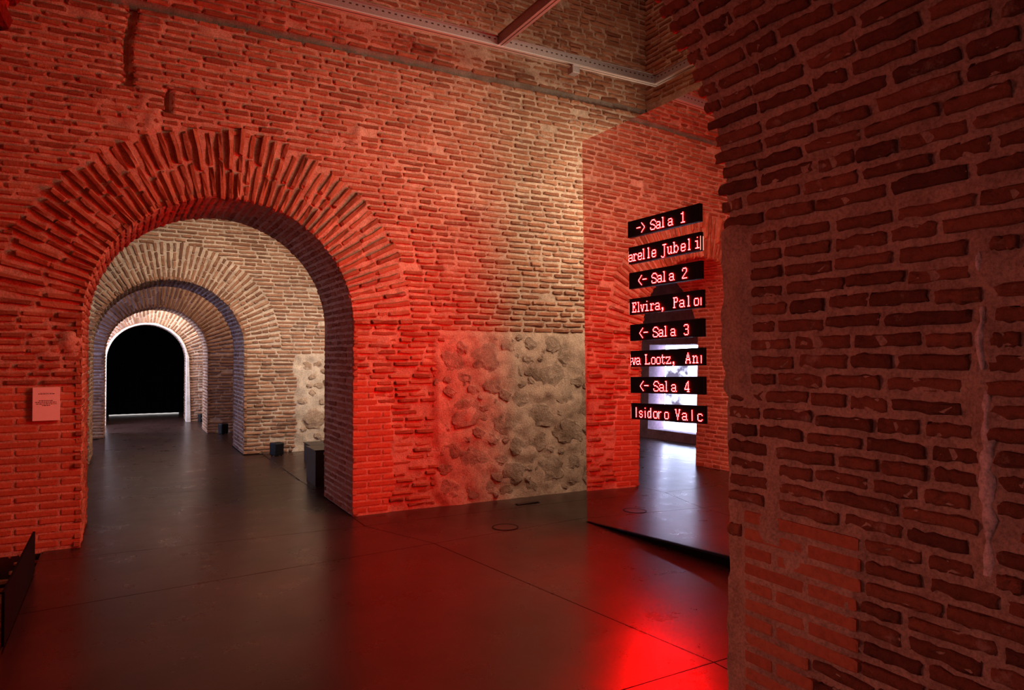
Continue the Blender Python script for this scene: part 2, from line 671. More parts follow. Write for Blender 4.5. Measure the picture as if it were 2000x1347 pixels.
def smooth_zone(x, z):
    d = abs(x - A1.c) - A1.r
    if z > 1.36 or d < -0.02:
        return False
    if x < A1.c:
        return d < 0.62 + 0.06 * fbm(z * 3, 9.1)
    return d < 0.42 + 0.10 * fbm(z * 2.5, 4.4) - (0.12 if z > 1.1 else 0)


def w_far(x, z):
    lo = fbm(x * 1.1 + 20, z * 1.1, 1.0, 3)
    hi = fbm(x * 9, z * 9, 4.0, 3)
    if smooth_zone(x, z):
        return -0.002 + 0.003 * hi
    w = -0.014 + 0.009 * hi + max(0.0, lo - 0.22) * 0.032
    if z < 1.9 and 2.1 < x <= 2.9:
        w -= 0.006
        if x > 2.66:
            w += 0.024 * max(0.0, 0.35 + fbm(x * 5, z * 5, 6.0, 3)) * (x - 2.66) / 0.24
    if z < 1.87 and x > 2.9:
        w = 0.004 + 0.030 * fbm(x * 4.6, z * 4.6, 8.0, 5)
    # mortar mass left of the arch springing and at its right foot
    for (cx_, cz_, rr, hgt) in ((-0.42, 1.72, 0.26, 0.030), (2.25, 1.75, 0.22, 0.016), (0.15, 3.72, 0.28, 0.022), (2.05, 3.85, 0.24, 0.022)):
        d2 = ((x - cx_) ** 2 + (z - cz_) ** 2) / rr ** 2
        if d2 < 4:
            w += hgt * math.exp(-d2 * 1.5) * (0.6 + 0.8 * hi)
    if z > A1.z0 - 0.1 and A1.r - 0.05 < math.hypot(x - A1.c, z - A1.z0) < A1.rout + 0.03:
        w = min(w, -0.016 + 0.008 * hi)
    if abs(z - LEDGE) < 0.045:
        w = -0.075 + 0.01 * hi
    elif z > LEDGE:
        w -= 0.03
    for (a, b, c_, d_) in CRACKS:
        if a - 0.02 < x - 0.05 * fbm(z * 2.5, 7.7) < b + 0.01 and c_ < z < d_:
            w = -0.07
    return w


wall_far = wall_grid('wall_back', A1, -2.9, 5.80, -1.3, 6.75, 0.032, w_far, M_mortar)
wall_far['kind'] = 'structure'
hid = lambda x, y: x < 1300 and not (1147 < x and y > 270)
B = Bricks(wall_far, 'brick', M_brick, 300, 'brickwork', hid)
BS = Bricks(wall_far, 'smooth_brick', M_brick_new, 300, 'smooth_brickwork', hid)
course = 0.0635
nrow = int(7.9 / course)
for k in range(nrow):
    z = -1.25 + (k + 0.5) * course
    if abs(z - LEDGE) < 0.05 or z > 6.7:
        continue
    iv = [(-1.35, 5.79)] if z > 0.0 else [(-2.0, -0.5)]
    if z < A1.z0:
        iv = subtract(iv, A1.c - A1.r, A1.c + A1.r)
    elif z < A1.z0 + A1.rout:
        h_ = math.sqrt(A1.rout ** 2 - (z - A1.z0) ** 2)
        iv = subtract(iv, A1.c - h_ - 0.01, A1.c + h_ + 0.01)
    if z < 1.87:
        iv = subtract(iv, stone_left(z), 9)
    for (a, b, c_, d_) in CRACKS:
        if c_ < z < d_:
            sh = 0.05 * fbm(z * 2.5, 7.7)
            iv = subtract(iv, a - 0.01 + sh, b + 0.01 + sh)
    for s, e in iv:
        # split into smooth (rebuilt jamb) and rough spans
        segs = []
        if z < 1.36 and z > 0.0:
            if e < A1.c:
                q = A1.c - A1.r - 0.62 - 0.06 * fbm(z * 3, 9.1)
                segs = [(s, q, False), (q, e, True)]
            elif s > A1.c and s < 2.3:
                q = A1.c + A1.r + 0.42 + 0.10 * fbm(z * 2.5, 4.4) - (0.12 if z > 1.1 else 0)
                segs = [(s, q, True), (q, e, False)]
        if not segs:
            segs = [(s, e, False)]
        for a0, b0, smo in segs:
            if smo:
                # regular bond: long bricks with a short one at the edge on alternate rows
                if e < A1.c:
                    x = b0 + 0.0
                    first = 0.29 if k % 2 else 0.14
                    while x > a0 + 0.05:
                        L = min(first, x - a0)
                        BS.add((x - L / 2, A1.Y - 0.004, z), EX, EY, EZ, L, 0.05, 0.043, 'smooth', 0.003)
                        x -= L + 0.022
                        first = 0.29
                else:
                    x = a0
                    first = 0.29 if k % 2 else 0.14
                    while x < b0 - 0.05:
                        L = min(first, b0 - x)
                        BS.add((x + L / 2, A1.Y - 0.004, z), EX, EY, EZ, L, 0.05, 0.043, 'smooth', 0.003)
                        x += L + 0.022
                        first = 0.29
                continue
            for a, b in fill(a0 + rng.uniform(0, 0.012), b0 - rng.uniform(0, 0.012), (0.13, 0.17, 0.19, 0.21, 0.23, 0.26), 0.026):
                worn = 2.2 < (a + b) / 2 < 2.9 and 0 < z < 1.85
                if rng.random() < (0.07 if worn else 0.015):
                    continue
                xm = (a + b) / 2
                zz = z + 0.012 * fbm(xm * 0.8, k * 0.15, 2.0)
                back = 0.03 if z > LEDGE else 0.0
                B.add((xm, A1.Y + back - (rng.uniform(-0.016, 0.012) if worn else rng.uniform(-0.004, 0.011)), zz), EX, EY, EZ, b - a, 0.05, 0.039 * rng.uniform(0.82, 1.12), 'rough')
B.flush()
BS.flush()
V_ = Bricks(wall_far, 'voussoir', M_brick, 300, 'voussoir_rest')
voussoirs(A1, V_, 0.066, 0.043, (2, 2, 3), (-0.006, 0.028), 0.10, 'rough', 0.05)
V_.flush()
reveal_grid(A1, M_mortar, 'arch_mortar', wall_far)
RB = Bricks(wall_far, 'arch_brick', M_brick, 300, 'arch_brickwork')
reveal_bricks(A1, RB, 0.066, 0.043, (0.14, 0.2, 0.25, 0.28), 0.018)
RB.flush()
# back face of that wall, seen from the second room and lit from there
bk = wall_grid('back_face', A1, -2.9, 5.0, 0, 4.9, 0.12, lambda x, z: 0.004 * fbm(x * 3, z * 3), M_mortar, True, A1.Y + A1.T)
bk.parent = wall_far


def stone_mesh(seed):
    r = np.random.default_rng(seed)
    b = bmesh.new()
    bmesh.ops.create_icosphere(b, subdivisions=3, radius=1.0)
    off = r.uniform(0, 50, 3)
    for v in b.verts:
        d = v.co.normalized()
        n1_ = mnoise.fractal(Vector(d * 1.3) + Vector(off), 1.0, 2.0, 3)
        v.co = d * (1 + 0.42 * n1_ + 0.16 * mnoise.fractal(Vector(d * 3.7) + Vector(off), 1.0, 2.0, 3))
        v.co.x = math.copysign(abs(v.co.x) ** 0.8, v.co.x)
        v.co.z = math.copysign(abs(v.co.z) ** 0.8, v.co.z)
        v.co.y = max(v.co.y, -0.75 + 0.2 * n1_)
    me = bpy.data.meshes.new('unit_stone')
    b.to_mesh(me)
    b.free()
    me.materials.append(M_stone)
    return me


STONES = [stone_mesh(k) for k in range(14)]


def rubble(parent, Y, x0f, x1, z0, z1, n, rmin, rmax, proud):
    done = []
    for r_try, cnt in ((rmax, n // 4), (rmax * 0.7, n // 3), (rmax * 0.45, n), (rmin, n)):
        for _ in range(cnt * 30):
            if sum(1 for d in done if d[3] == r_try) >= cnt:
                break
            rr = r_try * rng.uniform(0.8, 1.1)
            z = rng.uniform(z0 + rr * 0.9, z1 - rr * 0.8)
            x = rng.uniform(x0f(z) + rr, x1 - rr * 0.3)
            if all(math.hypot(x - a, z - b) > (rr + c) * 0.98 for a, b, c, _d in done):
                done.append((x, z, rr, r_try))
    for x, z, rr, _d in done:
        o = bpy.data.objects.new('stone', STONES[int(rng.integers(0, len(STONES)))])
        COL.objects.link(o)
        o.parent = parent
        rot = Matrix.Rotation(rng.uniform(-0.5, 0.5), 4, 'Y')
        o.matrix_world = Matrix.Translation((x, Y + 0.018, z)) @ rot @ Matrix.Diagonal((rr * rng.uniform(0.95, 1.25), proud * rng.uniform(0.8, 1.5), rr * rng.uniform(0.75, 1.0), 1))


rubble(wall_far, A1.Y, stone_left, 5.2, 0.03, 1.84, 46, 0.05, 0.20, 0.036)

b = BM()
b.box(-2.9, 5.80, A1.Y + 0.055, A1.Y + 0.10, LEDGE - 0.06, LEDGE + 0.06)
b.build('trim_1', M_grey_band, None, 'structure')

# ------------------------------------------------------------------ right wall behind the mirror, left wall, ceiling
def side_wall(name, X, y0, y1, z0, z1, cell, mat, face, relief=0.01):
    ny, nz = max(2, int((y1 - y0) / cell)), max(2, int((z1 - z0) / cell))
    V, F = [], []
    for j in range(nz + 1):
        z = z0 + (z1 - z0) * j / nz
        for i in range(ny + 1):
            y = y0 + (y1 - y0) * i / ny
            w = -0.012 + relief * fbm(y * 8, z * 8, X, 3)
            if z1 > 5 and abs(z - LEDGE) < 0.045:
                w = -0.045
            V.append((X + face * w, y, z))
    for j in range(nz):
        for i in range(ny):
            q = (j * (ny + 1) + i, j * (ny + 1) + i + 1, (j + 1) * (ny + 1) + i + 1, (j + 1) * (ny + 1) + i)
            F.append(q if face > 0 else q[::-1])
    o = link(name, mesh_np(name, V, F, True), mat)
    o['kind'] = 'structure'
    return o


wr = side_wall('wall_right', 5.78, 1.2, 6.95, 0, 6.75, 0.06, M_mortar, -1)
B = Bricks(wr, 'brick', M_brick, 300, 'brickwork', lambda x, y: 1250 < x < 1385 and y < 230)
for k in range(int(6.7 / course)):
    z = (k + 0.5) * course
    if abs(z - LEDGE) < 0.05 or z < 3.2:
        continue
    for a, b in fill(3.6, 6.93, (0.15, 0.2, 0.22, 0.25, 0.28), 0.02):
        B.add((5.78 - rng.uniform(-0.004, 0.012), (a + b) / 2, z), EY * -1, EX, EZ, b - a, 0.05, 0.041 * rng.uniform(0.85, 1.12))
B.flush()
b = BM()
b.box(-3.1, -2.9, 2.0, 6.95, -1.3, 6.75)
b.build('wall_left', M_mortar, None, 'structure')
b = BM()
b.box(-3.1, 5.95, 1.9, 7.0, 7.05, 7.2)
b.build('ceiling', M_mortar, None, 'structure')

# ------------------------------------------------------------------ near wall: the arch reveal on the right
def w_near(x, z):
    return 0.0


A0F = Arch(A0.Y + A0.T - 0.03, 0, A0.c, A0.r + 0.03, A0.z0, 0)
near = wall_grid('wall_front', A0F, -3.0, 5.9, 0, 6.75, 0.10, lambda x, z: 0.0, M_mortar, True)
near['kind'] = 'structure'
bk = wall_grid('rear_face', A0F, -3.0, 5.9, 0, 6.75, 0.10, lambda x, z: 0.0, M_mortar, False, A0.Y)
bk.parent = near
YF = A0.Y + A0.T


def near_profile():
    pr = []
    n1 = 66
    for k in range(n1):
        z = A0.z0 * k / n1
        pr.append((A0.c + A0.r, z, -1.0, 0.0))
    n2 = 120
    for k in range(n2 + 1):
        a = math.pi * k / n2
        pr.append((A0.c + A0.r * math.cos(a), A0.z0 + A0.r * math.sin(a), -math.cos(a), -math.sin(a)))
    for k in range(1, n1 + 1):
        z = A0.z0 * (1 - k / n1)
        pr.append((A0.c - A0.r, z, 1.0, 0.0))
    return pr


def near_relief(y, z, right, arc):
    w = -0.009 + 0.007 * fbm(y * 11, z * 11, 3.0, 4)
    if right and not arc:
        # plaster pad by the far corner
        if 1.45 < z < 2.18 and y > YF - 0.13:
            w = 0.022 + 0.020 * fbm(y * 14, z * 14, 1.0, 5)
        # rebuilt flush patch low on the pier
        if newpatch(y, z):
            w = 0.012 + 0.003 * fbm(y * 9, z * 9, 1.0)
        # mortar seams running up the pier
        if 1.3 > z > 0.9 and abs(y - 1.83 - 0.02 * fbm(z * 3, 1)) < 0.035:
            w += 0.014
        if 0.95 < z < 1.95 and abs(y - 1.085 - 0.03 * fbm(z * 3, 5)) < 0.028:
            w += 0.016
        if y > YF - 0.10:
            w += 0.012 * fbm(z * 9, y * 9, 2.0) + 0.01 * max(0, 0.9 - z)
    return w


def newpatch(y, z):
    edge = 1.47 + 0.05 * fbm(z * 5, 12.0) + max(0.0, (0.98 - z)) * 0.05
    if z < 0.55:
        edge = 1.68 + 0.06 * fbm(z * 6, 2.0)
    return 0.0 < z < 1.0 and edge < y < 1.98


pr = near_profile()
ny = 50
V, F = [], []
for i, (x, z, ax, az) in enumerate(pr):
    for j in range(ny + 1):
        y = A0.Y + A0.T * j / ny
        right = ax < 0
        arc = az != 0
        w = near_relief(y, z, right, arc)
        yy = y
        if j == ny:
            yy = y - 0.016 + 0.009 * fbm(z * 12, x * 12, 5.0) if arc else y - 0.002 + 0.014 * fbm(z * 7, x * 7, 5.0, 5)
        V.append((x + ax * w, yy, z + az * w))
for i in range(len(pr) - 1):
    for j in range(ny):
        a = i * (ny + 1) + j
        F.append((a, a + 1, a + ny + 2, a + ny + 1))
nm = link('arch_mortar', mesh_np('arch_mortar', V, F, True), M_mortar, near)

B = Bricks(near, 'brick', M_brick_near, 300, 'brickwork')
BP = Bricks(near, 'smooth_brick', M_brick_new, 300, 'smooth_brickwork')
cz = 0.0672


def pier_row(x, z, n, tdir, arc, k):
    right = n[0] < 0
    y_far = YF + (rng.uniform(-0.012, 0.026) if arc else rng.uniform(-0.03, -0.012))
    if right and not arc and 1.45 < z < 2.18:
        y_far = YF - 0.135
    iv = [(A0.Y, y_far)]
    if right and not arc and newpatch(1.8, z):
        e = 1.47 + 0.05 * fbm(z * 5, 12.0) + max(0.0, (0.98 - z)) * 0.05
        if z < 0.55:
            e = 1.68 + 0.06 * fbm(z * 6, 2.0)
        iv = [(A0.Y, e - 0.01), (1.99, y_far)]
        y = 1.965
        first = 0.27 if k % 2 else 0.13
        while y > e + 0.03:
            L = min(first, y - e)
            if y - L - e < 0.09:
                L = y - e
            BP.add(np.array([x - 0.0145, y - L / 2, z]), EY, EX, EZ, L, 0.05, 0.044, 'smooth', 0.004)
            y -= L + 0.02
            first = 0.27
    if right and not arc and 1.3 > z > 0.9:
        yc = 1.83 + 0.02 * fbm(z * 3, 1)
        iv = subtract(iv, yc - 0.02, yc + 0.02)
    if right and not arc and 0.95 < z < 1.95:
        yc = 1.085 + 0.03 * fbm(z * 3, 5)
        iv = subtract(iv, yc - 0.015, yc + 0.015)
    for s, e in iv:
        for a, b in fill(s + rng.uniform(0, 0.05), e, (0.13, 0.19, 0.2, 0.21, 0.24), 0.02):
            w = rng.uniform(0.0, 0.012)
            ym = (a + b) / 2
            if right and not arc and ym > YF - 0.30 and z < 1.45 and rng.random() < 0.35:
                w -= 0.012
            ctr = np.array([x, ym, z]) + n * w + tdir * 0.008 * fbm(ym * 3, k * 0.3)
            B.add(ctr, EY * (1 if right else -1), -n, tdir, b - a, 0.06, 0.041 * rng.uniform(0.88, 1.12), 'near' if right else 'rough', 0.015)


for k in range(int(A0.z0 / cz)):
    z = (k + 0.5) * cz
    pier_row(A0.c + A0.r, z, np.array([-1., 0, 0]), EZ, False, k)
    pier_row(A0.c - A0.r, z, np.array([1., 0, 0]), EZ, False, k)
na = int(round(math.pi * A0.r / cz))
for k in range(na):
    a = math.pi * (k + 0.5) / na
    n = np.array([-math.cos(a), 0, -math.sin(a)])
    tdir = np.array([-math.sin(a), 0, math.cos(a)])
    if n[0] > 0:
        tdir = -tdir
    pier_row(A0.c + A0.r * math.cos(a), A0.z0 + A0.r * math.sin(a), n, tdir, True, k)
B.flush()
BP.flush()

# pale runs of mortar on the pier
M_pale = mat_mortar('pale_run', (0.60, 0.50, 0.45), (0.78, 0.68, 0.62), 0.004)
for (za, zb, yc, wd_) in ((1.74, 1.56, 1.100, 0.011), (1.50, 0.98, 1.085, 0.022), (1.90, 1.84, 1.10, 0.009)):
    V, F = [], []
    nn = 26
    for j in range(nn + 1):
        z = za + (zb - za) * j / nn
        env = math.sin(math.pi * min(1, max(0, (j + 0.6) / (nn + 1.2)))) ** 0.4
        hw = wd_ * env * (0.85 + 0.9 * fbm(z * 18, yc * 9, 0.0, 5))
        yy = yc + 0.012 * fbm(z * 6, 4.0)
        for q in range(7):
            a = q / 6 * math.pi
            V.append((A0.c + A0.r - 0.004 - (0.012 * math.sin(a) + 0.006 * fbm(z * 25, q * 0.9)) * env, yy - hw * math.cos(a), z))
    for j in range(nn):
        for q in range(6):
            a = j * 7 + q
            F.append((a, a + 1, a + 8, a + 7))
    link('mortar_run', mesh_np('mortar_run', V, F, True), M_pale, near)

# ------------------------------------------------------------------ the enfilade behind the big arch
def inner_wall(name, A, mat_b, mat_m, x0, x1, zt, bx0, bx1, bz1, crs, cell, limit, splits, stone_x=None, voc=None):
    def wf(x, z):
        w = -0.013 + 0.009 * fbm(x * 8, z * 8, A.Y, 3)
        if stone_x and x > stone_x + 0.08 * fbm(z * 4, 2.2) and z < 1.62:
            w = 0.006 + 0.03 * fbm(x * 5, z * 5, 8.0, 4)
        return w
    o = wall_grid(name, A, x0, x1, 0, zt, cell, wf, mat_m)
    o['kind'] = 'structure'
    bk = wall_grid('back_face', A, x0, x1, 0, zt, 0.12, lambda x, z: 0.0, mat_m, True, A.Y + A.T)
    bk.parent = o
    B = Bricks(o, 'brick', mat_b, limit, 'brickwork', lambda x, y: 150 < x < 640 and 420 < y < 900)
    for k in range(int(bz1 / crs)):
        z = (k + 0.5) * crs
        iv = [(bx0, bx1)]
        if z < A.z0:
            iv = subtract(iv, A.c - A.r, A.c + A.r)
        elif z < A.z0 + A.rout:
            h_ = math.sqrt(A.rout ** 2 - (z - A.z0) ** 2)
            iv = subtract(iv, A.c - h_ - 0.01, A.c + h_ + 0.01)
        if stone_x and z < 1.62:
            iv = subtract(iv, stone_x + 0.08 * fbm(z * 4, 2.2), 9)
        for s, e in iv:
            for a, b in fill(s, e, (0.15, 0.2, 0.24, 0.27), 0.02):
                if rng.random() < 0.02:
                    continue
                B.add(((a + b) / 2, A.Y - rng.uniform(-0.003, 0.012), z + 0.01 * fbm(a, k * 0.2)), EX, EY, EZ, b - a, 0.05, crs * 0.64 * rng.uniform(0.85, 1.12), 'rough')
    B.flush()
    Vb = Bricks(o, 'voussoir', mat_b, limit, 'voussoir_rest', lambda x, y: 150 < x < 640 and 420 < y < 900)
    voussoirs(A, Vb, voc or 0.062, 0.041, splits, (0.0, 0.012), 0.08, 'rough', 0.02)
    Vb.flush()
    reveal_grid(A, mat_m, 'arch_mortar', o, 0.06)
    Rb = Bricks(o, 'arch_brick', mat_b, limit, 'arch_brickwork', lambda x, y: 150 < x < 640 and 420 < y < 900)
    reveal_bricks(A, Rb, 0.066, 0.043, (0.14, 0.2, 0.25, 0.28), 0.018)
    Rb.flush()
    return o


w2 = inner_wall('wall_middle', A2, M_brick_far, M_mortar_far, -2.9, 5.1, 4.7, -1.2, 3.5, 4.4, 0.0625, 0.035, 300, (3, 3, 4), 2.52)
rubble(w2, A2.Y, lambda z: 2.58, 3.5, 0.04, 1.55, 10, 0.06, 0.17, 0.05)
w3 = inner_wall('wall_inner', A3, M_brick_orange, M_mortar, -2.1, 4.1, 3.9, -0.8, 2.6, 3.6, 0.0625, 0.05, 300, (3, 4, 4))
w4 = inner_wall('wall_end', A4, M_brick_far, M_mortar_far, -2.1, 4.1, 3.9, -0.8, 2.2, 3.4, 0.0625, 0.05, 300, (2, 3))

# plaster strip round the last arch
b = BM()
A = A4
n = 40
pv = [(A.c + A.r, 0.0, -1, 0)] + [(A.c + A.r * math.cos(math.pi * k / n), A.z0 + A.r * math.sin(math.pi * k / n), 0, 0) for k in range(n + 1)] + [(A.c - A.r, 0.0, 1, 0)]
cc = np.array([A.c, A.z0])
inn, outr = [], []
for (x, z, *_s) in pv:
    d = np.array([x, z]) - cc
    if z < A.z0:
        d = np.array([d[0], 0])
    d = d / np.linalg.norm(d)
    inn.append((x - d[0] * 0.012, z - d[1] * 0.012))
    wdt = (0.075 if (x > A.c and z < A.z0) else 0.028) + 0.02 * fbm(x * 4, z * 4)
    outr.append((x + d[0] * wdt, z + d[1] * wdt))
V, F = [], []
for (xi, zi), (xo, zo) in zip(inn, outr):
    V += [(xi, A.Y - 0.03, zi), (xo, A.Y - 0.024, zo), (xi, A.Y + 0.3, zi), (xo, A.Y + 0.02, zo)]
for k in range(len(inn) - 1):
    q, r2 = 4 * k, 4 * k + 4
    F += [(q, r2, r2 + 1, q + 1), (q + 2, r2 + 2, r2, q), (q + 1, r2 + 1, r2 + 3, q + 3)]
M_plaster = mat_mortar('white_plaster', (0.62, 0.55, 0.50), (0.80, 0.74, 0.70), 0.004)
tr = link('plaster_edge', mesh_np('plaster_edge', V, F), M_plaster, w4)

# side walls and ceilings of the rooms behind
b = BM()
b.box(5.0, 5.2, 8.03, 12.1, 0, 4.7)
b.build('wall_hall_right', M_mortar_far, None, 'structure')
# left wall of the hall with the bright doorway
DX = -2.8
DY0, DY1, DZ0, DZ1 = 10.15, 11.66, 0.20, 2.06
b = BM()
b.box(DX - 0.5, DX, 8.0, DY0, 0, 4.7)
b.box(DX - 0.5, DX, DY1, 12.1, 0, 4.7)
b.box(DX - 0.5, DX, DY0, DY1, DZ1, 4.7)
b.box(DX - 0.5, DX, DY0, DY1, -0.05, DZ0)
M_hallwall = mat_mortar('violet_shade_plaster', (0.10, 0.065, 0.085), (0.16, 0.11, 0.14), 0.004)  # dim red and blue light put into the plaster colour
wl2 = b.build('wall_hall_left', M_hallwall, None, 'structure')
b = BM()
b.box(-3.3, 5.2, 8.03, 12.06, 4.7, 4.85)
b.build('ceiling_hall', M_mortar, None, 'structure')
b = BM()
for (y0, y1) in ((13.30, 15.73), (16.80, 18.70)):
    b.box(-2.2, -2.05, y0, y1, 0, 3.9)
    b.box(4.0, 4.15, y0, y1, 0, 3.9)
    b.box(-2.2, 4.15, y0, y1, 3.9, 4.0)
b.build('wall_inner_sides', M_mortar, None, 'structure')
b = BM()
b.box(-1.2, -1.1, 19.6, 21.9, 0, 3.4)
b.box(2.2, 2.3, 19.6, 21.9, 0, 3.4)
b.box(-1.2, 2.3, 19.6, 21.9, 3.4, 3.5)
b.build('wall_dark_end', M_blackm, None, 'structure')

# bright doorway in the hall: daylight behind a hanging blind
win = empty('window_1', (DX, (DY0 + DY1) / 2, DZ0), None, None)
win['kind'] = 'structure'
b = BM()
b.box(DX - 0.62, DX - 0.60, DY0 - 0.6, DY1 + 0.6, DZ0 - 0.5, DZ1 + 0.5)
b.build('daylight_pane', M_day, win)
b = BM()
b.tube((DX - 0.36, DY0 + 0.02, DZ1 - 0.118), (DX - 0.36, DY1 - 0.15, DZ1 - 0.118), 0.012)
b.build('blind_rail', M_darkgrey, win)
bl = BM()
nn = 24
vs, fs = [], []
for j in range(nn + 1):
    z = DZ0 + 0.17 + (DZ1 - 0.12 - DZ0 - 0.17) * j / nn
    for i in range(nn + 1):
        y = DY0 + 0.03 + (DY1 - 0.16 - DY0 - 0.03) * i / nn
        vs.append((DX - 0.36 + 0.01 * fbm(y * 3, z * 3), y, z))
for j in range(nn):
    for i in range(nn):
        a = j * (nn + 1) + i
        fs.append((a, a + 1, a + nn + 2, a + nn + 1))
bl.add(vs, fs)
bl.build('blind', M_blind, win)

# ------------------------------------------------------------------ black curtain at the end
cur = empty('blackout_curtain', (0.5, 21.45, 0), 'black full-height curtain closing the farthest arch, thin light line under it', 'curtain')
V, F = [], []
nx = 90
for i in range(nx + 1):
    x = -1.05 + 3.2 * i / nx
    y = 21.45 + 0.03 * math.sin(i * 1.1)
    V += [(x, y, 0.035), (x, y, 3.35)]
for i in range(nx):
    F.append((2 * i, 2 * i + 2, 2 * i + 3, 2 * i + 1))
link('cloth', mesh_np('cloth', V, F, True), M_blackm, cur)
b = BM()
b.box(-1.05, 2.15, 21.44, 21.47, 3.34, 3.38)
b.build('rail', M_black, cur)
b = BM()
b.box(-0.32, 1.36, 21.50, 21.51, 0.006, 0.032)
g = b.build('light_gap', M_gap, cur)
g['label'] = 'thin bright line of daylight under the curtain'

# ------------------------------------------------------------------ mirror with LED signs
dl = math.radians(2.2)
nM = np.array([math.cos(dl), math.sin(dl), -math.sin(math.radians(0.95))])
nM /= np.linalg.norm(nM)
PM = np.array([3.93, 5.6, 0.0])


def onm(x, y, off=0.0):
    return on_plane(x, y, PM - nM * off, nM)


TL = onm(1137, 276)
BL = onm(1147, 1017)
BR0 = onm(1398, 1079)
TR0 = onm(1367, 171.5)
k = 1.32
BR = BL + (BR0 - BL) * k
TR = TL + (TR0 - TL) * (k * np.linalg.norm(BR0 - BL) / np.linalg.norm(TR0 - TL))
mir = empty('wall_mirror', (3.96, 4.6, 0), 'tall frameless mirror panel standing at right, carrying the stack of red LED signs', 'mirror')


def slab_quad(pts, off0, off1):
    b = BM()
    p0 = [p - nM * off0 for p in pts]
    p1 = [p - nM * off1 for p in pts]
    b.add(p0 + p1, [(0, 1, 2, 3), (7, 6, 5, 4), (0, 4, 5, 1), (1, 5, 6, 2), (2, 6, 7, 3), (3, 7, 4, 0)])
    return b


slab_quad([BL, BR, TR, TL], 0.0, -0.006).build('mirror_glass', M_mirror, mir)
slab_quad([BL, BR, TR, TL], -0.0065, -0.035).build('backing_board', M_darkgrey, mir)
dn = (BL - TL) / np.linalg.norm(BL - TL)
slab_quad([BL + dn * 0.001, BR + dn * 0.001, BR + dn * 0.022, BL + dn * 0.004], 0.012, -0.035).build('base_rail', M_black, mir)
p0 = [BL - nM * -0.03, BR - nM * -0.03]
b = BM()
e_ = (p0[1] - p0[0]) * 1.0
q0, q1 = p0[0], p0[1]
b.hexa([(q0[0], q0[1], 0), (q1[0], q1[1], 0), (q1[0] + 0.02, q1[1], 0), (q0[0] + 0.02, q0[1], 0),
        (q0[0], q0[1], max(0.004, q0[2])), (q1[0], q1[1], q1[2]), (q1[0] + 0.02, q1[1], q1[2]), (q0[0] + 0.02, q0[1], max(0.004, q0[2]))])
b.build('shadow_gap_board', M_blackm, mir)  # black board added to keep the gap under the mirror dark
b = BM()
ftc = BR - nM * -0.02
b.box(ftc[0] - 0.03, ftc[0] + 0.05, ftc[1] + 0.02, ftc[1] + 0.12, 0.0, ftc[2] - 0.01)
b.build('foot', M_black, mir)
b = BM()
for q in (0.25, 0.75):
    top = (TL * 0.35 + BL * 0.65) * (1 - q) + (TR * 0.35 + BR * 0.65) * q + nM * 0.04
    b = BM()
    b.tube(top, (top[0] + 0.55, top[1] + 0.04, 0.01), 0.018)
    b.build('rear_strut', M_darkgrey, mir)


